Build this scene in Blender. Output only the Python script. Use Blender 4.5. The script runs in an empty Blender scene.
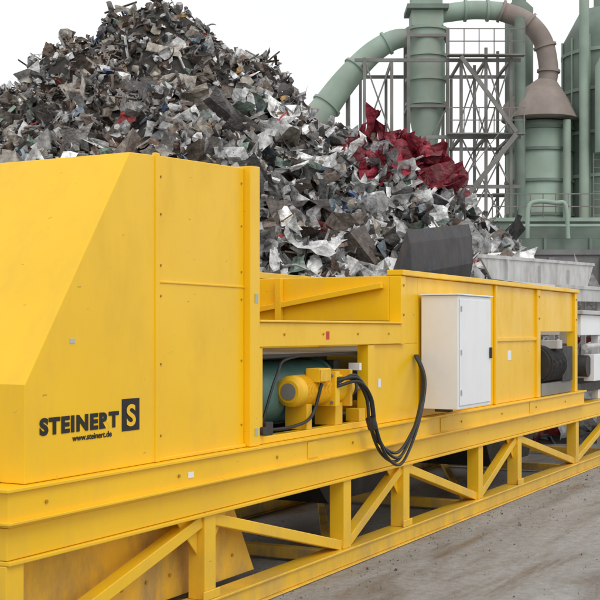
import bpy, bmesh, math, random
from mathutils import Vector, Matrix, noise
R=random.Random(7)
scene=bpy.context.scene
scene.view_settings.view_transform='Standard'
scene.view_settings.look='None'
scene.view_settings.exposure=0
COL=scene.collection
# ------------------------------------------------------------------ materials
def mat(name,base,rough=.5,metal=0.,var=.15,scale=3.,dirt=None,dirt_amt=.0,dirt_scale=2.,bump=.0,bscale=20.,attr=False,coat=0.,bdist=.02,splash=0.,chips=0.,det=6):
    m=bpy.data.materials.new(name); m.use_nodes=True
    nt=m.node_tree; N=nt.nodes; L=nt.links
    b=N['Principled BSDF']
    b.inputs['Roughness'].default_value=rough; b.inputs['Metallic'].default_value=metal
    if coat: b.inputs['Coat Weight'].default_value=coat
    tc=N.new('ShaderNodeTexCoord')
    n=N.new('ShaderNodeTexNoise'); n.inputs['Scale'].default_value=scale; n.inputs['Detail'].default_value=3
    L.new(tc.outputs['Object'],n.inputs['Vector'])
    mr=N.new('ShaderNodeMapRange'); mr.inputs[1].default_value=.3; mr.inputs[2].default_value=.7
    mr.inputs[3].default_value=1-var; mr.inputs[4].default_value=1+var
    L.new(n.outputs['Fac'],mr.inputs[0])
    mul=N.new('ShaderNodeVectorMath'); mul.operation='SCALE'
    if attr:
        a=N.new('ShaderNodeAttribute'); a.attribute_name='Col'; L.new(a.outputs['Color'],mul.inputs[0])
    else:
        mul.inputs[0].default_value=base
    L.new(mr.outputs[0],mul.inputs['Scale'])
    out=mul.outputs[0]
    if dirt:
        n2=N.new('ShaderNodeTexNoise'); n2.inputs['Scale'].default_value=dirt_scale; n2.inputs['Detail'].default_value=det; n2.inputs['Roughness'].default_value=.7
        mp=N.new('ShaderNodeMapping'); mp.inputs['Scale'].default_value=(1,1,.45)
        L.new(tc.outputs['Object'],mp.inputs[0]); L.new(mp.outputs[0],n2.inputs['Vector'])
        r2=N.new('ShaderNodeMapRange'); r2.inputs[1].default_value=.48; r2.inputs[2].default_value=.75; r2.inputs[3].default_value=0; r2.inputs[4].default_value=dirt_amt
        L.new(n2.outputs['Fac'],r2.inputs[0])
        mx=N.new('ShaderNodeMix'); mx.data_type='RGBA'; mx.inputs[7].default_value=(*dirt,1)
        L.new(r2.outputs[0],mx.inputs[0]); L.new(out,mx.inputs[6]); out=mx.outputs[2]
        r3=N.new('ShaderNodeMapRange'); r3.inputs[1].default_value=.4; r3.inputs[2].default_value=.75; r3.inputs[3].default_value=rough; r3.inputs[4].default_value=min(1,rough+.3)
        L.new(n2.outputs['Fac'],r3.inputs[0]); L.new(r3.outputs[0],b.inputs['Roughness'])
        if splash:   # mud thrown up on the lowest parts
            sp=N.new('ShaderNodeSeparateXYZ'); L.new(tc.outputs['Object'],sp.inputs[0])
            rz_=N.new('ShaderNodeMapRange'); rz_.inputs[1].default_value=.75; rz_.inputs[2].default_value=.0; rz_.inputs[3].default_value=0; rz_.inputs[4].default_value=1
            L.new(sp.outputs['Z'],rz_.inputs[0])
            r5=N.new('ShaderNodeMapRange'); r5.inputs[1].default_value=.36; r5.inputs[2].default_value=.66; r5.inputs[3].default_value=.1; r5.inputs[4].default_value=splash
            L.new(n2.outputs['Fac'],r5.inputs[0])
            mm=N.new('ShaderNodeMath'); mm.operation='MULTIPLY'; L.new(rz_.outputs[0],mm.inputs[0]); L.new(r5.outputs[0],mm.inputs[1])
            mx2=N.new('ShaderNodeMix'); mx2.data_type='RGBA'; mx2.inputs[7].default_value=(.24,.20,.15,1)
            L.new(mm.outputs[0],mx2.inputs[0]); L.new(out,mx2.inputs[6]); out=mx2.outputs[2]
        if chips:    # small paint chips / scratches
            n4=N.new('ShaderNodeTexNoise'); n4.inputs['Scale'].default_value=26; n4.inputs['Detail'].default_value=4; n4.inputs['Roughness'].default_value=.6
            mp4=N.new('ShaderNodeMapping'); mp4.inputs['Scale'].default_value=(.35,.35,1.2); mp4.inputs['Rotation'].default_value=(.3,.5,0)
            L.new(tc.outputs['Object'],mp4.inputs[0]); L.new(mp4.outputs[0],n4.inputs['Vector'])
            r4=N.new('ShaderNodeMapRange'); r4.inputs[1].default_value=.70; r4.inputs[2].default_value=.74; r4.inputs[3].default_value=0; r4.inputs[4].default_value=chips
            L.new(n4.outputs['Fac'],r4.inputs[0])
            mx3=N.new('ShaderNodeMix'); mx3.data_type='RGBA'; mx3.inputs[7].default_value=(.16,.09,.035,1)
            L.new(r4.outputs[0],mx3.inputs[0]); L.new(out,mx3.inputs[6]); out=mx3.outputs[2]
    L.new(out,b.inputs['Base Color'])
    if bump:
        n3=N.new('ShaderNodeTexNoise'); n3.inputs['Scale'].default_value=bscale; n3.inputs['Detail'].default_value=2
        L.new(tc.outputs['Object'],n3.inputs['Vector'])
        bp=N.new('ShaderNodeBump'); bp.inputs['Strength'].default_value=bump; bp.inputs['Distance'].default_value=bdist
        L.new(n3.outputs['Fac'],bp.inputs['Height']); L.new(bp.outputs[0],b.inputs['Normal'])
    return m
YEL=mat('yellow_paint',(.95,.565,.009),.28,0,.035,1.2,(.64,.37,.07),.32,2.6,.16,1.5,splash=.5,chips=.55)
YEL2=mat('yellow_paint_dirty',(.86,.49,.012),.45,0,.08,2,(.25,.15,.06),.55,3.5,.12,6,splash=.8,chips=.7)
BOLT=mat('painted_bolt',(.42,.24,.02),.45,0,.1,3)
WHT=mat('white_cabinet_paint',(.85,.86,.875),.35,0,.02,2,(.6,.57,.52),.2,3,.1,2)
BLK=mat('black_rubber',(.018,.018,.02),.45,0,.2,5)
INK=mat('black_lettering',(.012,.011,.010),.6,0,.05,5)
DRK=mat('dark_steel',(.05,.05,.052),.5,.4,.3,6,(.12,.08,.05),.5,6)
BKT=mat('bucket_steel',(.045,.045,.05),.5,.2,.25,3,(.15,.12,.10),.8,3,.3,5,chips=.6)
TEAL=mat('teal_drum',(.10,.22,.19),.4,.1,.15,5,(.14,.12,.09),.6,5)
PALE=mat('pale_guard',(.46,.52,.47),.5,.1,.08,3,(.2,.17,.13),.4,4)
GRY=mat('galvanised_sheet',(.52,.52,.51),.42,.2,.10,3,(.27,.24,.21),.65,3,.2,2.5)
GRN=mat('hazed_weathered_green',(.315,.41,.335),.7,0,.16,.8,(.37,.35,.30),.75,.8,.1,4)  # distance haze is painted in: plant base colours are lightened
GRND=mat('hazed_dark_green',(.19,.245,.205),.75,0,.2,1,(.22,.205,.175),.75,1.2)  # darker plant green, also paled to suggest haze
DUST=mat('dusty_duct',(.33,.275,.245),.85,0,.2,1,(.25,.205,.175),.7,1.2)
STL=mat('rusty_structure_steel',(.23,.225,.21),.75,.05,.25,1,(.22,.18,.15),.6,1.5)
CON=mat('plinth_concrete',(.20,.20,.20),.85,0,.2,1,(.12,.11,.10),.8,.8,.2,6)
RED=mat('red_label',(.6,.04,.02),.5)
SCR=mat('scrap_metal',(1,1,1),.40,.15,.45,7,(.13,.095,.07),.5,4.,.8,9,attr=True,bdist=.06,det=4)
STN=mat('stones',(1,1,1),.8,0,.2,7,attr=True)
MND=mat('pile_core_gap_shade',(.04,.035,.03),.9,0,.5,4)  # dark brown stands in for shade in the gaps between scrap
# ------------------------------------------------------------------ mesh builder
class MB:
    def __init__(s): s.v=[];s.f=[];s.m=[];s.c=[];s.mats=[];s.sm=[]
    def mi(s,m):
        if m not in s.mats: s.mats.append(m)
        return s.mats.index(m)
    def add(s,vs,fs,m,col=(1,1,1),smooth=False):
        o=len(s.v); s.v+= [tuple(p) for p in vs]; k=s.mi(m)
        for f in fs: s.f.append([i+o for i in f]); s.m.append(k); s.c.append(col); s.sm.append(smooth)
    def box(s,x0,x1,y0,y1,z0,z1,m):
        vs=[(x,y,z) for x in(x0,x1) for y in(y0,y1) for z in(z0,z1)]
        s.add(vs,[(0,1,3,2),(4,6,7,5),(0,4,5,1),(2,3,7,6),(0,2,6,4),(1,5,7,3)],m)
    def bar(s,a,b,w,h,m,up=(0,0,1),col=(1,1,1)):
        a=Vector(a);b=Vector(b);d=(b-a).normalized();u=Vector(up)
        if abs(d.dot(u))>.98:u=Vector((1,0,0))
        r=d.cross(u).normalized();u=r.cross(d).normalized()
        vs=[p+r*(i*w/2)+u*(j*h/2) for p in(a,b) for i in(-1,1) for j in(-1,1)]
        s.add(vs,[(0,1,3,2),(4,6,7,5),(0,4,5,1),(2,3,7,6),(0,2,6,4),(1,5,7,3)],m,col)
    def prism(s,poly,y0,y1,m):
        n=len(poly); vs=[(x,y0,z) for x,z in poly]+[(x,y1,z) for x,z in poly]
        fs=[list(range(n)),list(range(2*n-1,n-1,-1))]+[(i,(i+1)%n,(i+1)%n+n,i+n) for i in range(n)]
        s.add(vs,fs,m)
    def tube(s,path,rad,m,n=16,cap=True,col=(1,1,1),smooth=True):
        path=[Vector(p) for p in path]
        if not isinstance(rad,(list,tuple)): rad=[rad]*len(path)
        vs=[];pr=None
        for i,p in enumerate(path):
            d=(path[min(i+1,len(path)-1)]-path[max(i-1,0)]).normalized()
            if pr is None:
                a=Vector((0,0,1)) if abs(d.z)<.9 else Vector((1,0,0)); pr=d.cross(a).normalized()
            pr=(pr-d*pr.dot(d)).normalized(); q=d.cross(pr)
            for k in range(n):
                t=2*math.pi*k/n; vs.append(p+(pr*math.cos(t)+q*math.sin(t))*rad[i])
        fs=[]
        for i in range(len(path)-1):
            for k in range(n):
                fs.append((i*n+k,i*n+(k+1)%n,(i+1)*n+(k+1)%n,(i+1)*n+k))
        s.add(vs,fs,m,col,smooth)
        if cap:
            s.add(vs[:n],[list(range(n))],m,col); s.add(vs[-n:],[list(range(n))],m,col)
    def build(s,name,parent=None,bevel=0,col=False,recalc=True):
        me=bpy.data.meshes.new(name); me.from_pydata(s.v,[],s.f)
        for m in s.mats: me.materials.append(m)
        me.polygons.foreach_set('material_index',s.m)
        me.polygons.foreach_set('use_smooth',s.sm)
        if col:
            ca=me.color_attributes.new('Col','FLOAT_COLOR','CORNER'); arr=[]
            for f,c in zip(s.f,s.c): arr+=[c[0],c[1],c[2],1.]*len(f)
            ca.data.foreach_set('color',arr)
        if recalc:
            bm=bmesh.new(); bm.from_mesh(me); bmesh.ops.recalc_face_normals(bm,faces=bm.faces); bm.to_mesh(me); bm.free()
        me.update()
        o=bpy.data.objects.new(name,me); COL.objects.link(o)
        if parent: o.parent=parent
        if bevel:
            b=o.modifiers.new('bevel','BEVEL'); b.width=bevel; b.segments=2; b.limit_method='ANGLE'; b.angle_limit=math.radians(50)
        return o
def empty(name,loc=(0,0,0)):
    e=bpy.data.objects.new(name,None); COL.objects.link(e); e.location=(0,0,0); return e
def curve(pts,n=8):
    P=[Vector(p) for p in pts]; P=[P[0]*2-P[1]]+P+[P[-1]*2-P[-2]]; out=[]
    for i in range(1,len(P)-2):
        for k in range(n):
            t=k/n; a,b,c,d=P[i-1:i+3]
            out.append(.5*((2*b)+(-a+c)*t+(2*a-5*b+4*c-d)*t*t+(-a+3*b-3*c+d)*t**3))
    out.append(P[-2]); return out
# ================================================================== SORTING MACHINE
M=empty('sorting_machine')
b=MB()
for y0,mm in ((0,YEL),(1.9,YEL2)):
    y1=y0+.13
    b.box(4.50,17.6,y0,y1,.69,.85,mm)
    b.box(4.50,17.6,y0-.02,y1+.02,.852,.872,mm)
    b.box(4.50,17.6,y0-.02,y1+.02,.665,.688,mm)
    b.box(4.50,17.6,y0,y1,.012,.12,mm)
    b.box(4.50,17.6,y0-.03,y1+.03,0.0,.011,mm)
    b.box(4.50,17.6,y0-.02,y1+.02,.122,.14,mm)
    xs=[4.50,6.30,8.28,9.45,11.35,12.62,15.0,17.2]
    for i,x in enumerate(xs):
        b.box(x,x+.13,y0+.003,y1-.003,.141,.664,mm)
        b.box(x-.03,x+.16,y0-.012,y0+.0,.141,.20,mm) if i%2 else None
        if i+1<len(xs):
            x2=xs[i+1]
            up=(i%2==0)
            a=(x+.13,y0+.065,.17 if up else .63); c=(x2,y0+.065,.63 if up else .17)
            b.bar(a,c,.09,.075,mm)
            gx=x2 if up else x+.13
            sg=-1 if up else 1
            b.prism([(gx,.664),(gx+sg*.24,.664),(gx,.42)],y0+.058,y0+.070,mm)
for x in (4.52,6.32,8.3,11.37,15.02,17.3):
    b.box(x,x+.10,.135,1.895,.70,.82,YEL2)
    b.box(x,x+.10,.135,1.895,.02,.11,YEL2)
for x,x2 in ((4.6,6.3),(8.4,11.4),(11.5,15.0)):
    b.bar((x,.2,.07),(x2,1.8,.07),.07,.05,YEL2)
b.build('truss_base_frame',M,.006)
b=MB()
b.box(4.47,15.25,-.035,.10,.875,1.03,YEL)
b.box(4.44,15.28,-.06,.16,1.032,1.05,YEL)
b.box(4.44,15.28,-.07,.14,.8745,.890,YEL)
b.box(4.47,15.25,1.75,1.9,.875,1.05,YEL2)
b.box(4.47,4.60,.10,1.75,.875,1.03,YEL)
b.box(4.60,15.1,.12,1.74,.90,.93,DRK)  # dark floor plate added to darken the space under the machine
for i in range(9):
    x=4.75+i*1.2
    b.tube([(x,-.044,.955),(x,-.034,.955)],.010,BOLT,8)
for x in (7.6,10.2,12.9): b.box(x,x+.16,-.043,-.036,.90,1.02,YEL)
b.build('machine_frame_beam',M,.005)
b=MB()
b.prism([(4.72,.15),(7.25,.15),(6.95,.66),(4.72,.66)],.20,.23,YEL2)
b.box(4.66,4.70,.20,1.85,.15,.66,YEL2)
for i in range(9):
    x=4.95+i*.25
    b.tube([(x,.190,.30),(x,.199,.30)],.011,BOLT,8)
b.prism([(9.0,.664),(11.2,.664),(10.9,.3),(9.4,.3)],.7,1.6,DRK)  # both dark undersides added to stand in for shadow below the frame
b.prism([(12.9,.664),(15.0,.664),(14.6,.25),(13.2,.25)],.5,1.6,DRK)
b.build('chute_and_shade_belly',M,.004)
# --- hood
b=MB()
prof=[(4.63,1.052),(5.77,1.052),(5.77,2.835),(5.51,2.82),(4.63,1.547)]
b.prism(prof,0.0,2.9,YEL)
b.prism([(5.775,1.052),(6.80,1.052),(6.80,2.885),(5.775,2.84)],.018,2.88,YEL)
b.prism([(6.803,1.052),(6.93,1.052),(6.93,2.905),(6.803,2.897)],-.03,2.9,YEL)
b.prism([(5.755,1.052),(5.795,1.052),(5.795,2.85),(5.755,2.85)],-.010,.02,YEL)
b.box(5.802,6.80,-.002,.02,1.052,1.075,YEL)
b.box(5.802,6.80,.010,.02,2.095,2.110,YEL)
b.build('hood',M,.008)
b=MB()
for x,z in [(6.765,z) for z in (1.2,1.62,2.02,2.2,2.5,2.78)]+[(5.84,z) for z in (1.2,1.62,2.02,2.2,2.5,2.72)]:
    b.tube([(x,.012,z),(x,.019,z)],.007,BOLT,8)
b.box(4.98,5.02,-.003,.001,1.75,1.775,PALE)
b.box(6.86,6.90,-.034,-.031,2.0,2.06,PALE)
b.box(6.86,6.90,-.034,-.031,1.12,1.17,PALE)
b.box(6.05,6.11,-.039,-.036,.93,.965,WHT)
b.build('hood_bolts_and_tags',M)
def text(body,x,z,size,width,y,offs=.0,name='maker_lettering',sp=1.0):
    cu=bpy.data.curves.new(name,'FONT'); cu.body=body; cu.size=size; cu.offset=offs; cu.extrude=.0006; cu.space_character=sp
    o=bpy.data.objects.new(name,cu); COL.objects.link(o)
    bpy.context.view_layer.update()
    me=bpy.data.meshes.new_from_object(o.evaluated_get(bpy.context.evaluated_depsgraph_get()))
    COL.objects.unlink(o); bpy.data.objects.remove(o)
    w=max(v.co.x for v in me.vertices)-min(v.co.x for v in me.vertices); x0=min(v.co.x for v in me.vertices)
    k=width/w
    for v in me.vertices:
        v.co=Vector((x+(v.co.x-x0)*k, y-v.co.z, z+v.co.y))
    me.materials.clear(); me.materials.append(INK)
    q=bpy.data.objects.new(name,me); COL.objects.link(q); q.parent=M; return q
text('STEINERT',4.74,1.29,.112,.665,-.0035,.0062,sp=1.17)
text('www.steinert.de',5.0,1.237,.045,.34,-.0035,.001,'web_lettering')
b=MB(); b.box(5.435,5.60,-.003,.0,1.255,1.435,INK); b.build('logo_plate',M)
t=text('S',5.475,1.285,.165,.085,-.0055,.004,'logo_letter'); t.data.materials.clear(); t.data.materials.append(YEL)
# --- middle section
b=MB()
b.box(6.94,7.02,.0,.08,1.052,1.70,YEL)
b.box(6.94,9.36,-.01,.09,1.705,1.87,YEL)
b.box(6.94,9.36,-.03,.11,1.872,1.888,YEL)
b.box(8.72,8.84,.0,.10,1.052,1.70,YEL)
b.box(7.02,8.72,.0,.08,1.052,1.10,YEL)
b.box(8.845,9.80,.02,.05,1.052,1.703,YEL)
b.box(9.36,9.46,-.012,.10,1.70,2.28,YEL)
b.box(9.462,9.80,.02,.05,1.705,2.28,YEL)
b.box(9.80,13.30,.02,.05,1.052,2.28,YEL)
b.box(13.30,13.42,-.01,.10,1.052,2.28,YEL)
b.box(13.42,14.90,.02,.05,1.80,2.28,YEL)
b.box(14.90,15.02,-.01,.10,1.052,2.28,YEL)
b.box(9.36,15.05,-.03,.12,2.285,2.33,YEL)
b.box(11.85,11.90,-.005,.02,1.052,2.28,YEL)
b.box(11.902,13.30,.0,.02,1.70,1.74,YEL)
b.box(6.94,15.05,1.60,1.64,1.052,2.30,YEL)
b.box(6.94,15.05,1.57,1.67,2.302,2.36,YEL)
for x in (8.2,9.5,11.0,13.0):
    b.box(x,x+.07,1.55,1.60,1.6,2.30,YEL2)
b.prism([(6.96,1.50),(9.36,1.50),(9.36,1.9),(6.96,2.12)],1.45,1.47,YEL)
b.box(9.36,9.46,.10,1.57,1.90,2.28,YEL)
b.box(14.95,15.05,.12,1.57,1.90,2.28,YEL)
b.box(6.96,15.0,.1,1.55,1.62,1.65,BLK)
for x in (7.6,8.6):
    b.bar((x,.1,1.80),(x,1.58,1.80),.06,.06,YEL2)
# sloping stiffener on the outside of the transverse wall and its post
b.bar((9.33,.15,2.20),(9.33,1.5,1.98),.05,.05,YEL)
b.box(9.30,9.358,1.12,1.18,1.9,2.28,YEL)
for x in (9.41,13.36,14.96):
    for z in (1.95,2.2): b.tube([(x,-.020,z),(x,-.011,z)],.010,BOLT,8)
for x in (7.3,7.9,8.5,9.1): b.tube([(x,-.018,1.79),(x,-.0095,1.79)],.009,BOLT,8)
b.build('conveyor_body',M,.005)
b=MB()
b.box(6.95,9.3,.66,.69,1.06,1.60,PALE)
b.box(7.02,8.72,.12,.65,1.055,1.07,DRK)
b.tube([(7.10,.40,1.36),(7.13,.40,1.36),(7.14,.40,1.36),(8.5,.40,1.36)],[.19,.22,.235,.235],TEAL,32)
b.tube([(7.22,.40,1.36),(7.27,.40,1.36)],.255,TEAL,32)
b.tube([(8.42,.40,1.36),(8.47,.40,1.36)],.255,TEAL,32)
b.tube([(7.05,.40,1.36),(7.10,.40,1.36)],.06,DRK,16)
b.box(8.5,8.62,.2,.5,1.1,1.58,DRK)
b.box(7.04,7.13,.3,.5,1.07,1.25,DRK)
b.build('magnet_drum',M)
b=MB()
b.tube([(7.62,.08,1.38),(8.02,.08,1.38)],.095,YEL2,24)
for i in range(17):
    x=7.63+i*.023
    b.tube([(x,.08,1.38),(x+.006,.08,1.38)],.115,YEL,24)
b.tube([(7.53,.08,1.38),(7.55,.08,1.38),(7.62,.08,1.38)],[.08,.112,.115],YEL2,24)
b.tube([(7.522,.08,1.38),(7.529,.08,1.38)],.06,STL,20)
b.box(8.03,8.10,-.05,.21,1.25,1.51,YEL)
b.tube([(8.10,.08,1.38),(8.26,.08,1.38)],.12,YEL,24)
b.box(8.262,8.30,-.06,.22,1.24,1.52,YEL2)
b.tube([(8.30,.08,1.38),(8.44,.08,1.38),(8.48,.08,1.38)],[.11,.095,.06],YEL,20)
for dy in(-.1,.1):
    for dz in (-.1,.1): b.tube([(8.015,.08+dy,1.38+dz),(8.03,.08+dy,1.38+dz)],.014,STL,6)
b.box(7.74,7.92,-.06,.05,1.44,1.54,YEL)
b.box(7.745,7.915,-.07,-.062,1.445,1.535,YEL2)
b.box(7.66,7.74,.0,.18,1.101,1.285,YEL2); b.box(8.13,8.25,.0,.18,1.101,1.27,YEL2)
b.tube([(8.48,.08,1.38),(8.70,.08,1.38)],.04,STL,12)
b.tube([(8.5,.08,1.38),(8.53,.08,1.38)],.08,DRK,16)
b.box(8.60,8.64,.02,.12,1.5,1.56,WHT)
b.box(8.55,8.66,.0,.12,1.101,1.2,YEL2)
b.tube([(7.0,-.0,1.14),(7.0,-.03,1.14)],.03,DRK,12)
b.box(7.10,7.20,.02,.12,1.101,1.19,DRK)
b.tube(curve([(7.2,.06,1.13),(7.45,.0,1.14),(7.7,-.02,1.2),(7.8,-.05,1.43)],6),.012,BLK,8)
b.tube(curve([(7.15,.08,1.18),(7.3,.05,1.5),(7.6,.1,1.62),(8.6,.1,1.64)],6),.01,BLK,8)
b.build('gear_motor',M,.004)
b=MB()
b.tube([(13.55,.12,1.42),(14.3,.12,1.42)],.2,DRK,20)
for i in range(14): b.tube([(13.6+i*.045,.12,1.42),(13.612+i*.045,.12,1.42)],.225,DRK,20)
b.box(14.3,14.75,-.02,.3,1.2,1.62,DRK)
b.box(13.8,14.0,-.1,.1,1.6,1.7,GRY)
b.box(13.5,14.8,.0,.3,1.055,1.2,STL)
b.box(13.42,14.9,.5,.52,1.055,1.8,GRY)
b.build('drive_motor',M,.006)
b=MB()
b.box(9.81,10.68,-.35,-.01,1.13,2.12,WHT)
b.box(9.84,10.65,-.362,-.352,1.16,2.09,WHT)
b.box(10.60,10.63,-.385,-.364,1.56,1.66,DRK)
b.box(9.79,10.70,-.37,.0,2.122,2.135,WHT)
for z in (1.25,1.6,1.98): b.box(9.845,9.86,-.375,-.363,z,z+.05,GRY)
b.box(9.9,9.96,-.25,-.1,1.10,1.129,DRK)
b.build('control_cabinet',M,.01)
b=MB()
for k,(dy,dz,dx) in enumerate([(0,0,0),(-.025,.03,.02),(-.01,.07,-.03),(-.035,-.025,.03)]):
    b.tube(curve([(8.05,-.04+dy*.3,1.46-.02*k),(8.25,-.10+dy,1.44+dz*.5),(8.40+dx*.5,-.13+dy,1.30),(8.45+dx,-.14+dy,1.08+dz*.3),(8.62+dx,-.15+dy,.86+dz),(8.92,-.15+dy,.76+dz),(9.2-dx,-.14+dy,.88+dz),(9.45-dx,-.13+dy,1.12+dz*.5),(9.62-dx,-.10+dy,1.40),(9.72-dx,.0,1.6)],10),.0125,BLK,8)
b.tube([(8.43,-.15,1.14),(8.47,-.155,1.06)],.04,DRK,10)
b.build('hoses',M)
b=MB()
b.box(7.95,8.0,-.013,-.011,1.75,1.81,RED); b.box(8.95,9.0,.016,.019,1.35,1.42,WHT)
b.box(12.3,12.42,.016,.019,1.5,1.6,WHT)
b.build('warning_labels',M)
# ---------- feed hopper (grey)
H=empty('feed_hopper')
b=MB()
b.prism([(16.9,2.36),(21.8,2.46),(22.4,3.02),(16.1,2.84)],1.65,1.68,GRY)
b.prism([(15.6,2.20),(21.8,2.30),(21.8,2.46),(15.3,2.37)],.32,.35,GRY)
b.add([(15.3,.35,2.37),(21.8,.35,2.46),(22.2,1.64,2.60),(16.5,1.64,2.56)],[(0,1,2,3)],GRY)
b.bar((15.3,.33,2.39),(21.8,.33,2.48),.06,.05,GRY)
b.bar((16.1,1.66,2.86),(22.4,1.66,3.04),.07,.05,GRY)
for x in (17.2,18.9,20.6): b.bar((x,1.63,2.4),(x,1.63,2.86),.05,.04,GRY)
for x in (16.2,17.8,19.4,21.4):
    b.box(x,x+.08,.36,.44,0,2.3,GRY); b.box(x,x+.08,1.55,1.63,0,2.4,GRY)
b.build('trough',H,.004)
F=empty('vibrating_feeder')
b=MB()
b.box(15.6,19.5,.1,1.3,1.75,2.02,WHT)
b.box(15.5,19.6,.05,1.35,2.025,2.08,GRY)
b.box(15.7,16.5,-.05,.09,1.15,1.50,WHT)
b.box(16.7,17.3,-.02,.09,1.25,1.70,GRY)
b.box(17.6,18.9,-.1,.09,1.0,1.60,WHT)
b.box(15.4,17.5,.1,.9,1.0,1.12,DRK)
b.tube([(15.6,.0,1.35),(15.6,.5,1.35)],.14,DRK,20)
b.tube([(15.5,.02,1.60),(19.0,.02,1.64)],.04,GRY,10)
for x in (16.6,17.6,18.8):
    b.box(x,x+.1,.12,.22,.875,1.748,WHT)
    b.tube([(x+.3,.16,1.0),(x+.3,.16,1.748)],.06,GRY,12)
b.box(15.3,15.42,.15,.3,1.05,1.9,GRY)
b.build('feeder_body',F,.006)
B=empty('loader_bucket')
b=MB()
pr=[(0,0),(.5,-.12),(1.0,.1),(1.2,.5),(1.15,.95),(1.02,1.15),(.98,1.12),(1.08,.9),(1.12,.5),(.95,.18),(.5,-.03),(.02,.06)]
def bk(x,z,w):
    return (17.0+w*2.7, 3.6-x*.45, 2.15+z*1.05+w*.30)
n=len(pr); vs=[bk(x,z,0) for x,z in pr]+[bk(x,z,1) for x,z in pr]
b.add(vs,[(i,(i+1)%n,(i+1)%n+n,i+n) for i in range(n)]+[list(range(n)),list(range(n,2*n))],BKT)
for w in (-.01,1.0):
    vs=[bk(x,z,w) for x,z in pr[:6]]+[bk(x,z,w+.012) for x,z in pr[:6]]
    b.add(vs,[(0,1,2,3,4,5),(6,7,8,9,10,11)]+[(i,(i+1)%6,(i+1)%6+6,i+6) for i in range(6)],BKT)
b.bar((17.8,3.6,2.5),(17.8,5.5,.3),.25,.3,BKT); b.bar((19.0,3.6,2.5),(19.0,5.5,.3),.25,.3,BKT)
b.build('bucket_shell',B,.01)
# ================================================================== yard frame
th=math.radians(27.9); D_=Vector((math.cos(th),math.sin(th),0)); R_=Vector((math.sin(th),-math.cos(th),0)); O_=Vector((0,-4,0))
def W(s,t,z): 
    p=O_+D_*t+R_*s; return Vector((p.x,p.y,z))
ridge=[(-30,0),(-22,4.5),(-14,7.0),(-10,7.6),(-8,7.9),(-6.9,8.7),(-6.0,9.4),(-5.0,9.9),(-4,10.0),(-2.7,9.9),(-2,9.2),(-.3,8.3),(.6,7.4),(2.6,6.8),(3.7,5.9),(4.6,5.0),(5.2,4.3),(6,2.6),(7.2,.6),(8,0)]
def rz(s):
    if s<=ridge[0][0] or s>=ridge[-1][0]: return 0
    for (a,za),(b_,zb) in zip(ridge,ridge[1:]):
        if a<=s<=b_:
            f=(s-a)/(b_-a); return za+(zb-za)*f
def Hh(s,t):
    h=rz(s); 
    if h<=0: return 0
    run=13.0 if t<32 else 11.
    k=1-abs(t-32)/run
    if k<=0: return 0
    k=k**.85
    z=h*k
    z+=noise.noise(Vector((s*.35,t*.35,1.3)))*.8*min(1,z/2)+noise.noise(Vector((s*1.1,t*1.1,4.3)))*.6*min(1,z/2)
    return max(0,z)
b=MB()
ns,ntt=110,80; g=[]
for j in range(ntt+1):
    for i in range(ns+1):
        s=-30+38.5*i/ns; t=18.5+25*j/ntt
        g.append(W(s,t,Hh(s,t)-.14))
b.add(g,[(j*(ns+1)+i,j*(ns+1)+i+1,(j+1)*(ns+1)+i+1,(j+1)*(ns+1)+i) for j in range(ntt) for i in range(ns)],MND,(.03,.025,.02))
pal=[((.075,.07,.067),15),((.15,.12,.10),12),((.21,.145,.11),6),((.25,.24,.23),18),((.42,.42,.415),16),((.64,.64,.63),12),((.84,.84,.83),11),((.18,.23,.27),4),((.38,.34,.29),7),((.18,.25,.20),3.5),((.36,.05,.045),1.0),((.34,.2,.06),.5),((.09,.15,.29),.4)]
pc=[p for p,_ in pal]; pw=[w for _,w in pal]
def rot(k=1.3):
    return Matrix.Rotation(R.uniform(0,6.28),3,'Z')@Matrix.Rotation(R.uniform(-k,k),3,'X')@Matrix.Rotation(R.uniform(-k,k),3,'Y')
def sheet(c,w,h,m,col,nx=4,ny=3,crump=.3,smooth=None):
    M3=rot(); kind=R.random(); th=R.uniform(.4,2.8)*R.choice((-1,1)); sd=R.uniform(0,100)
    fo=R.uniform(-1.1,1.1); fx=R.uniform(-.3,.3)
    vs=[]; mn=min(w,h)
    if smooth is None: smooth=kind<.6
    for j in range(ny):
        for i in range(nx):
            u=i/(nx-1)-.5; v=j/(ny-1)-.5
            if kind<.55:
                a=u*th; x=math.sin(a)/th*w; z=(1-math.cos(a))/th*w
            else:
                x=u*w; z=abs(u-fx)*w*fo
            y=v*h*(1+.25*math.sin(sd+u*3))
            nn=noise.noise(Vector((u*2.5+sd,v*2.5,sd)))*crump*mn*2.2
            x+=R.uniform(-1,1)*.08*w/(nx-1)*3; y+=R.uniform(-1,1)*.08*h/(ny-1)*3
            vs.append(c+M3@Vector((x,y,z+nn)))
    b.add(vs,[(j*nx+i,j*nx+i+1,(j+1)*nx+i+1,(j+1)*nx+i) for j in range(ny-1) for i in range(nx-1)],m,col,smooth)
def chunk(c,r,m,col):
    M3=rot(); sc=Vector((R.uniform(.5,1.3),R.uniform(.4,1.),R.uniform(.3,.8)))
    vs=[]
    for x in(-1,1):
        for y in(-1,1):
            for z in(-1,1):
                v=Vector((x*sc.x,y*sc.y,z*sc.z))*r*R.uniform(.6,1.1); vs.append(c+M3@v)
    b.add(vs,[(0,1,3,2),(4,6,7,5),(0,4,5,1),(2,3,7,6),(0,2,6,4),(1,5,7,3)],m,col)
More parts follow.
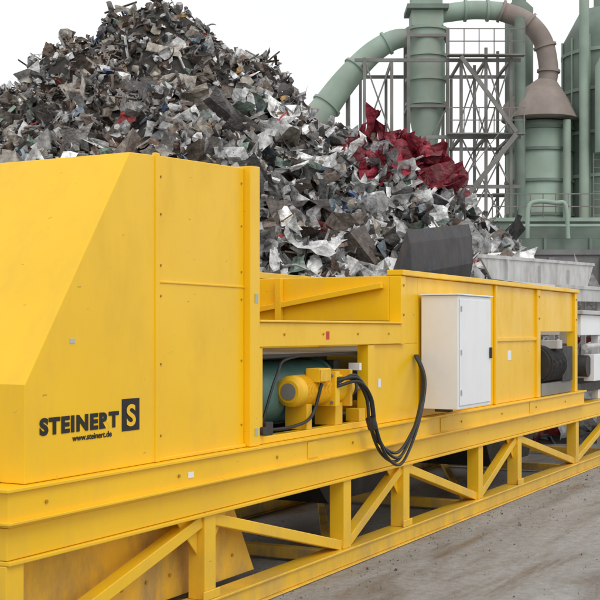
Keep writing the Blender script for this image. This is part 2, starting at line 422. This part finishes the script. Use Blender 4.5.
def blob(c,r,m,col):
    M3=rot(); sd=R.uniform(0,99); sc=Vector((R.uniform(.8,1.5),R.uniform(.6,1.),R.uniform(.4,.9)))
    vs=[];nu,nv=7,4
    for j in range(nv+1):
        ph=math.pi*j/nv
        for i in range(nu):
            a=2*math.pi*i/nu; v=Vector((math.sin(ph)*math.cos(a),math.sin(ph)*math.sin(a),math.cos(ph)))
            k=r*(1+noise.noise(v*1.8+Vector((sd,0,0)))*.9)
            vs.append(c+M3@Vector((v.x*sc.x*k,v.y*sc.y*k,v.z*sc.z*k)))
    b.add(vs,[(j*nu+i,j*nu+(i+1)%nu,(j+1)*nu+(i+1)%nu,(j+1)*nu+i) for j in range(nv) for i in range(nu)],m,col,False)
def rod(c,L,r,m,col):
    L=min(L,1.0)
    M3=rot(); d=M3@Vector((1,0,0)); q=M3@Vector((0,1,0))
    bend=R.uniform(-.3,.3)*L
    b.tube([c-d*L/2,c-d*L*.1+q*bend*.4,c+d*L*.2+q*bend*.5,c+d*L/2+q*bend*.1],r,m,5,True,col,False)
def strip(c,L,w,m,col):
    """curling sheet-metal strip, centred on its place in the pile"""
    L=min(L,.85); w=min(w,.09)
    M3=rot(.7); n=9; ps=[]; p=Vector((0,0,0)); a=R.uniform(-.5,.5); tw=R.uniform(-.5,.5)
    cv=R.uniform(-.55,.55)
    for i in range(n):
        p=p+Vector((math.cos(a),0,math.sin(a)))*(L/n); a+=cv+R.uniform(-.25,.25); ps.append(p.copy())
    mid=sum(ps,Vector())/n; vs=[]
    for i,p in enumerate(ps):
        y=Vector((0,math.cos(tw*i*.4),math.sin(tw*i*.4)))*w/2
        vs+= [c+M3@(p-mid-y),c+M3@(p-mid+y)]
    b.add(vs,[(2*i,2*i+1,2*i+3,2*i+2) for i in range(n-1)],m,col,True)
def profile(c,L,w,m,col):
    L=min(L,.9); w=min(w,.08)
    M3=rot(); d=M3@Vector((1,0,0)); q=M3@Vector((0,1,0)); r=M3@Vector((0,0,1)); bd=R.uniform(-.3,.3)*L
    vs=[]
    for f,o_ in ((-.5,0),(-.1,bd*.4),(.1,bd*.6),(.5,bd)):
        p=c+d*L*f+q*o_
        vs+=[p+q*w,p,p+r*w]
    b.add(vs,[(3*i+j,3*i+j+1,3*i+j+4,3*i+j+3) for i in range(3) for j in range(2)],m,col)
for i in range(19500):
    s=R.uniform(-15,7.0); t=R.uniform(19.3,35.0)
    z=Hh(s,t)
    if z<=.15: continue
    if t<28 and z<1.0 and R.random()<.6: continue
    c=W(s,t,z+R.uniform(-.13,.10))
    col=R.choices(pc,pw)[0]
    near=max(0,min(1,(29.5-t)/6))
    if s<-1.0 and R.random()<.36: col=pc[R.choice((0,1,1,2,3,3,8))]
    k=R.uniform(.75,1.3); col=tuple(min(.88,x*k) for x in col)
    sz=R.uniform(.08,.23)*(1+1.0*near)*(2.1 if R.random()<.07 else 1)
    if 1.5<s<3.7 and 28.2<t<33 and z>5.2 and R.random()<.75: col=(.25*k,.018*k,.035*k)
    q=R.random()
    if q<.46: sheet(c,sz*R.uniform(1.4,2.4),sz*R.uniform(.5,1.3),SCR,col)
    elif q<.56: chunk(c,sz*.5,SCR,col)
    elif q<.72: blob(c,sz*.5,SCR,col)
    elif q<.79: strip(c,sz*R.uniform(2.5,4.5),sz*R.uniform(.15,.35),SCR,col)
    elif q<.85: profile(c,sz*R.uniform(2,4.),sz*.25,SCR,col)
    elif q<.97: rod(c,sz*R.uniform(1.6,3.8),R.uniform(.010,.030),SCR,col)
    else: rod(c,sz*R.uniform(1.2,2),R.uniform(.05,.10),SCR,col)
for i in range(300):
    s=R.uniform(-3.0,5.0); t=R.uniform(21.5,29.5); z=Hh(s,t)
    if z<1.5: continue
    k=R.uniform(.7,1.1); base=R.choice([(.62,.63,.62),(.46,.46,.47),(.83,.83,.82),(.83,.83,.82),(.83,.83,.82),(.28,.28,.28),(.38,.34,.29),(.07,.07,.07),(.22,.29,.24)])
    sheet(W(s,t,z+.08),R.uniform(.4,1.1),R.uniform(.25,.65),SCR,tuple(x*k for x in base),6,5,.22)
for i in range(85):
    s=R.gauss(2.6,.6); t=R.uniform(28.3,31.4); z=Hh(s,t)
    if not 1.4<s<3.8: continue
    k=R.uniform(.55,1.25)
    sheet(W(s,t,z+.10),R.uniform(.6,1.3),R.uniform(.3,.8),SCR,(.27*k,.018*k,.038*k),8,7,.30,R.random()<.75)
for i in range(22):
    s=R.uniform(1.5,4); t=R.uniform(28.2,31); z=Hh(s,t)
    rod(W(s,t,z+.25),R.uniform(.5,1.),.025,SCR,R.choice(pc[:6]))
b.build('scrap_metal_pile',None,0,True,False)
# ================================================================== GREEN PLANT (~50 m)
T=50.
def vcyl(b,s,t,prof,m,n=28):
    b.tube([W(s,t,z) for z,r in prof],[r for z,r in prof],m,n)
def wbox(b,s0,s1,t0,t1,z0,z1,m):
    vs=[W(s,t,z) for s in(s0,s1) for t in(t0,t1) for z in(z0,z1)]
    b.add(vs,[(0,1,3,2),(4,6,7,5),(0,4,5,1),(2,3,7,6),(0,2,6,4),(1,5,7,3)],m)
C=empty('cyclone_separator'); b=MB(); s0=5.25
vcyl(b,s0,T,[(5.0,.28),(8.6,.28),(11.2,.80),(14.3,.80)],GRN)
for z in (11.2,12.2,13.2,14.3): vcyl(b,s0,T,[(z-.06,.88),(z+.06,.88)],GRN)
wbox(b,s0-.65,s0+.65,T-.65,T+.65,14.36,15.0,GRN); wbox(b,s0-.85,s0+.85,T-.85,T+.85,15.02,15.2,GRND)
wbox(b,s0-.62,s0+.62,T-.62,T+.62,15.22,16.6,GRN)
for ds in (-.8,.8):
    for dt in (-.8,.8):
        b.bar(W(s0+ds,T+dt,0),W(s0+ds,T+dt,14.2),.13,.13,STL,R_)
for z in (5,8,11,13.9):
    for dt in (-.8,.8): b.bar(W(s0-.8,T+dt,z),W(s0+.8,T+dt,z),.1,.12,STL)
    for ds in (-.8,.8): b.bar(W(s0+ds,T-.8,z),W(s0+ds,T+.8,z),.1,.12,STL)
for z in (5,8): b.bar(W(s0-.8,T-.85,z),W(s0+.8,T-.85,z+3),.06,.06,STL)
b.build('cyclone_body',C,.0)
Du=empty('extraction_duct'); b=MB()
pth=curve([W(4.7,T,14.0),W(3.9,T,13.9),W(3.0,T,13.35),W(2.0,T-.2,12.3),W(1.1,T-.4,11.1),W(.2,T-.6,9.8),W(-.3,T-.6,8)],6)
b.tube(pth,[.36+.009*i for i in range(len(pth))],GRN,24)
for i in (8,16,24): 
    d=(pth[i+1]-pth[i]).normalized(); b.tube([pth[i]-d*.05,pth[i]+d*.05],.36+.009*i+.08,GRN,24)
b.bar(W(2.0,T,0),W(2.0,T,12.0),.14,.14,STL)
b.build('duct',Du)
Ar=empty('overhead_duct'); b=MB()
p1=curve([W(5.9,T,15.0),W(7.2,T,15.15),W(8.4,T,15.1)],8)
p2=curve([W(8.4,T,15.1),W(9.4,T,14.7),W(10.1,T,13.9),W(10.35,T,12.8),W(10.3,T,12.1)],8)
b.tube(p1,.38,GRN,24); b.tube(p2,.40,DUST,24)
for p in (p1[6],p1[12]): b.tube([p-R_*.05,p+R_*.05],.46,GRN,24)
for i in (0,9,18,26):
    d=(p2[i+1]-p2[i]).normalized(); b.tube([p2[i]-d*.05,p2[i]+d*.05],.48,DUST,24)
b.tube([W(10.3,T,12.2),W(10.2,T,11.6),W(10.0,T,10.9),W(10.0,T,10.55)],[.42,1.0,1.55,1.6],DUST,24)
b.build('duct',Ar)
V=empty('filter_vessel'); b=MB()
vcyl(b,10.1,T+.6,[(4.0,1.4),(10.3,1.4),(10.5,1.2)],GRN)
for z in (5.2,6.6,8.0,9.3,10.2): vcyl(b,10.1,T+.6,[(z-.06,1.48),(z+.06,1.48)],GRND)
vcyl(b,9.0,T-.9,[(4,.22),(14.6,.22)],GRND,16)
vcyl(b,10.9,T-1.0,[(4,.16),(10.4,.16)],GRN,16)
vcyl(b,9.4,T+1.5,[(4,.6),(15.6,.6),(15.9,.3),(17,.3)],GRND,20)
b.build('vessel',V)
S=empty('green_silo'); b=MB()
vcyl(b,13.2,T+1,[(4.0,2.0),(14.0,2.0),(15.3,1.3),(15.4,.7),(17.5,.7)],GRND,40)
for z in (4.6,6.4,8.2,10,11.8,13.4): vcyl(b,13.2,T+1,[(z-.07,2.07),(z+.07,2.07)],GRN,40)
for i in range(14):
    a=i*2*math.pi/14
    p=W(13.2+math.cos(a)*2.05,T+1+math.sin(a)*2.05,0)
    b.bar((p.x,p.y,4),(p.x,p.y,14),.07,.07,GRN)
vcyl(b,11.6,T-1.0,[(4,.2),(16,.2)],GRN,16)
vcyl(b,12.4,T-1.4,[(9,.45),(12.5,.45),(13,.2)],GRN,20)
for ds in (0,.4): b.bar(W(11.9+ds,T-1.35,5),W(11.9+ds,T-1.35,9),.04,.04,STL,R_)
for k in range(12): b.bar(W(11.9,T-1.35,5.2+k*.32),W(12.3,T-1.35,5.2+k*.32),.03,.03,STL)
b.build('silo_shell',S)
Pp=empty('process_pipe'); b=MB()
b.tube(curve([W(8.9,T-3,5.4),W(8.95,T-3,6.6),W(9.3,T-3,6.85),W(10,T-3,6.8),W(10.4,T-3,6.7),W(10.5,T-3,5.4)],5),.09,GRN,12)
b.tube([W(8.2,T-3,5.9),W(12.5,T-3,5.9)],.06,GRN,10)
b.build('pipe',Pp)
Pl=empty('plant_platform'); b=MB()
wbox(b,7.4,18,T-2.6,T+5,5.45,6.1,GRND)
wbox(b,7.5,18,T-2.7,T+4.9,6.102,6.25,GRN)
wbox(b,7.5,18,T-2.65,T+4.8,4.75,5.44,GRND)
for s in (7.8,9.6,11.4,13.2): wbox(b,s,s+.12,T-2.75,T-2.655,4.76,5.44,GRND)
for k in range(16):
    s=7.6+k*.5; b.bar(W(s,T-2.6,6.252),W(s,T-2.6,7.2),.04,.04,STL,R_)
for z in (6.7,7.2): b.bar(W(7.6,T-2.6,z),W(15.1,T-2.6,z),.04,.04,STL)
for s in (7.7,10.5,13.5,16.5):
    for t in (T-2.4,T+4.4): b.bar(W(s,t,0),W(s,t,4.75),.3,.3,GRND,R_)
b.build('deck',Pl)
Wl=empty('concrete_wall'); b=MB()
wbox(b,6.2,22,T-4,T-3.4,0,4.7,CON)
wbox(b,6.2,22,T-4.1,T-3.3,4.702,4.9,CON)
for s in (7.5,9.5,11.5,13.5): wbox(b,s,s+.25,T-4.15,T-4.002,0,4.6,CON)
b.build('wall',Wl)
K=empty('steel_framework'); b=MB()
cols=[2.6,3.7,6.5,7.5,8.5]
tt=(T-1.6,T+1.6)
for t in tt:
    tops=[12.8,12.6,12.6,13.2,13.8]
    for s,zt in zip(cols,tops): b.bar(W(s,t,0),W(s,t,zt),.12,.12,STL,R_)
    for z in (7.6,9.6,12.7):
        b.bar(W(2.2,t,z),W(8.9,t,z),.09,.14,STL)
    for (a,c) in ((2.6,3.7),(6.5,7.5),(7.5,8.5)):
        for z,z2 in ((5.6,7.6),(7.6,9.6),(9.6,12.7)):
            b.bar(W(a,t,z),W(c,t,z2),.055,.055,STL)
            if t==tt[0]: b.bar(W(c,t,z),W(a,t,z2),.055,.055,STL)
for z in (9.6,12.7):
    for s in cols: b.bar(W(s,tt[0],z),W(s,tt[1],z),.09,.12,STL)
for z in (9.65,12.8):
    wbox(b,5.9,9.0,T-2.1,T-1.68,z,z+.05,STL)
    for k in range(6):
        s=5.95+k*.6; b.bar(W(s,T-2.1,z),W(s,T-2.1,z+1.05),.035,.035,STL,R_)
    for dz in (.55,1.05): b.bar(W(5.9,T-2.1,z+dz),W(9.0,T-2.1,z+dz),.035,.035,STL)
b.bar(W(6.2,T-2.3,6.6),W(8.6,T-2.3,9.6),.08,.2,STL); b.bar(W(6.2,T-2.3,7.5),W(8.6,T-2.3,10.5),.035,.035,STL)
b.bar(W(8.6,T-2.3,9.7),W(6.4,T-2.3,12.7),.08,.16,STL)
b.build('lattice',K)
# ================================================================== ground
def ground_mat():
    m=bpy.data.materials.new('wet_yard_ground'); m.use_nodes=True; nt=m.node_tree;N=nt.nodes;L=nt.links
    bs=N['Principled BSDF']; tc=N.new('ShaderNodeTexCoord')
    mp=N.new('ShaderNodeMapping'); mp.inputs['Scale'].default_value=(.30,1.5,1); mp.inputs['Rotation'].default_value=(0,0,.12); L.new(tc.outputs['Object'],mp.inputs[0])
    n1=N.new('ShaderNodeTexNoise'); n1.inputs['Scale'].default_value=1.6; n1.inputs['Detail'].default_value=7; n1.inputs['Roughness'].default_value=.6; n1.inputs['Distortion'].default_value=.8; L.new(mp.outputs[0],n1.inputs['Vector'])
    n2=N.new('ShaderNodeTexNoise'); n2.inputs['Scale'].default_value=12; n2.inputs['Detail'].default_value=7; n2.inputs['Roughness'].default_value=.75; L.new(tc.outputs['Object'],n2.inputs['Vector'])
    cr=N.new('ShaderNodeValToRGB'); e=cr.color_ramp.elements
    e[0].position=.34; e[0].color=(.17,.155,.145,1); e[1].position=.66; e[1].color=(.37,.36,.35,1)
    x=e.new(.48); x.color=(.29,.28,.268,1)
    L.new(n1.outputs['Fac'],cr.inputs[0])
    mr=N.new('ShaderNodeMapRange'); mr.inputs[1].default_value=.3; mr.inputs[2].default_value=.7; mr.inputs[3].default_value=.72; mr.inputs[4].default_value=1.24; L.new(n2.outputs['Fac'],mr.inputs[0])
    sc=N.new('ShaderNodeVectorMath'); sc.operation='SCALE'; L.new(cr.outputs[0],sc.inputs[0]); L.new(mr.outputs[0],sc.inputs['Scale']); L.new(sc.outputs[0],bs.inputs['Base Color'])
    r=N.new('ShaderNodeMapRange'); r.inputs[1].default_value=.36; r.inputs[2].default_value=.58; r.inputs[3].default_value=.25; r.inputs[4].default_value=.75; L.new(n1.outputs['Fac'],r.inputs[0]); L.new(r.outputs[0],bs.inputs['Roughness'])
    ad=N.new('ShaderNodeMath'); ad.operation='MULTIPLY_ADD'; ad.inputs[1].default_value=1.4; L.new(n1.outputs['Fac'],ad.inputs[0]); L.new(n2.outputs['Fac'],ad.inputs[2])
    bp=N.new('ShaderNodeBump'); bp.inputs['Strength'].default_value=.55; bp.inputs['Distance'].default_value=.04; L.new(ad.outputs[0],bp.inputs['Height']); L.new(bp.outputs[0],bs.inputs['Normal'])
    return m
GM=ground_mat()
me=bpy.data.meshes.new('ground'); me.from_pydata([(-800,-800,-.004),(800,-800,-.004),(800,800,-.004),(-800,800,-.004)],[],[(0,1,2,3)]); me.materials.append(GM)
o=bpy.data.objects.new('ground',me); COL.objects.link(o)
b=MB()
for i in range(1500):
    x=R.uniform(5,22); y=(R.uniform(-3,.0) if R.random()<.4 else -abs(R.gauss(0,.35))-.03) if R.random()<.7 else R.uniform(0,6)
    r=R.uniform(.002,.008)*(2. if R.random()<.05 else 1); k=R.uniform(.6,1.5)
    chunk(Vector((x,y,r*.2)),r,STN,(.20*k,.185*k,.17*k))
b.build('gravel',None,0,True,False)
# ================================================================== light
w=bpy.data.worlds.new('World'); scene.world=w; w.use_nodes=True; nt=w.node_tree;N=nt.nodes;L=nt.links
bg=N['Background']; sky=N.new('ShaderNodeTexSky'); sky.sky_type='NISHITA'; sky.sun_disc=False
el=math.radians(48); sundir=Vector((-.55,-.75,0)).normalized()
sky.sun_elevation=el; sky.sun_rotation=math.atan2(sundir.x,sundir.y)
hs=N.new('ShaderNodeHueSaturation'); hs.inputs['Saturation'].default_value=.2; L.new(sky.outputs[0],hs.inputs['Color'])
tc=N.new('ShaderNodeTexCoord'); nz=N.new('ShaderNodeTexNoise'); nz.inputs['Scale'].default_value=1.5; nz.inputs['Detail'].default_value=4; L.new(tc.outputs['Generated'],nz.inputs['Vector'])
cr=N.new('ShaderNodeValToRGB'); cr.color_ramp.elements[0].position=.3; cr.color_ramp.elements[0].color=(.84,.86,.89,1); cr.color_ramp.elements[1].position=.65; cr.color_ramp.elements[1].color=(1,1,1,1)
L.new(nz.outputs['Fac'],cr.inputs[0])
sc=N.new('ShaderNodeVectorMath'); sc.operation='SCALE'; sc.inputs['Scale'].default_value=11.0; L.new(cr.outputs[0],sc.inputs[0])
mx=N.new('ShaderNodeMix'); mx.data_type='RGBA'; mx.inputs[0].default_value=.85; L.new(hs.outputs[0],mx.inputs[6]); L.new(sc.outputs[0],mx.inputs[7])
L.new(mx.outputs[2],bg.inputs[0]); bg.inputs[1].default_value=.107
sd=bpy.data.lights.new('sun','SUN'); sd.energy=.9; sd.angle=math.radians(30); sd.color=(1,.97,.92)
so=bpy.data.objects.new('sun',sd); COL.objects.link(so)
dv=Vector((sundir.x*math.cos(el),sundir.y*math.cos(el),math.sin(el)))
so.rotation_euler=dv.to_track_quat('Z','Y').to_euler(); so.location=dv*50
cd=bpy.data.cameras.new('camera'); cd.lens=72; cd.sensor_width=36; cd.shift_y=.05; cd.clip_end=3000; cd.clip_start=.05
co=bpy.data.objects.new('camera',cd); COL.objects.link(co); co.location=(0,-4,1.82); co.rotation_euler=(math.radians(90),0,-math.radians(90-27.9))
scene.camera=co
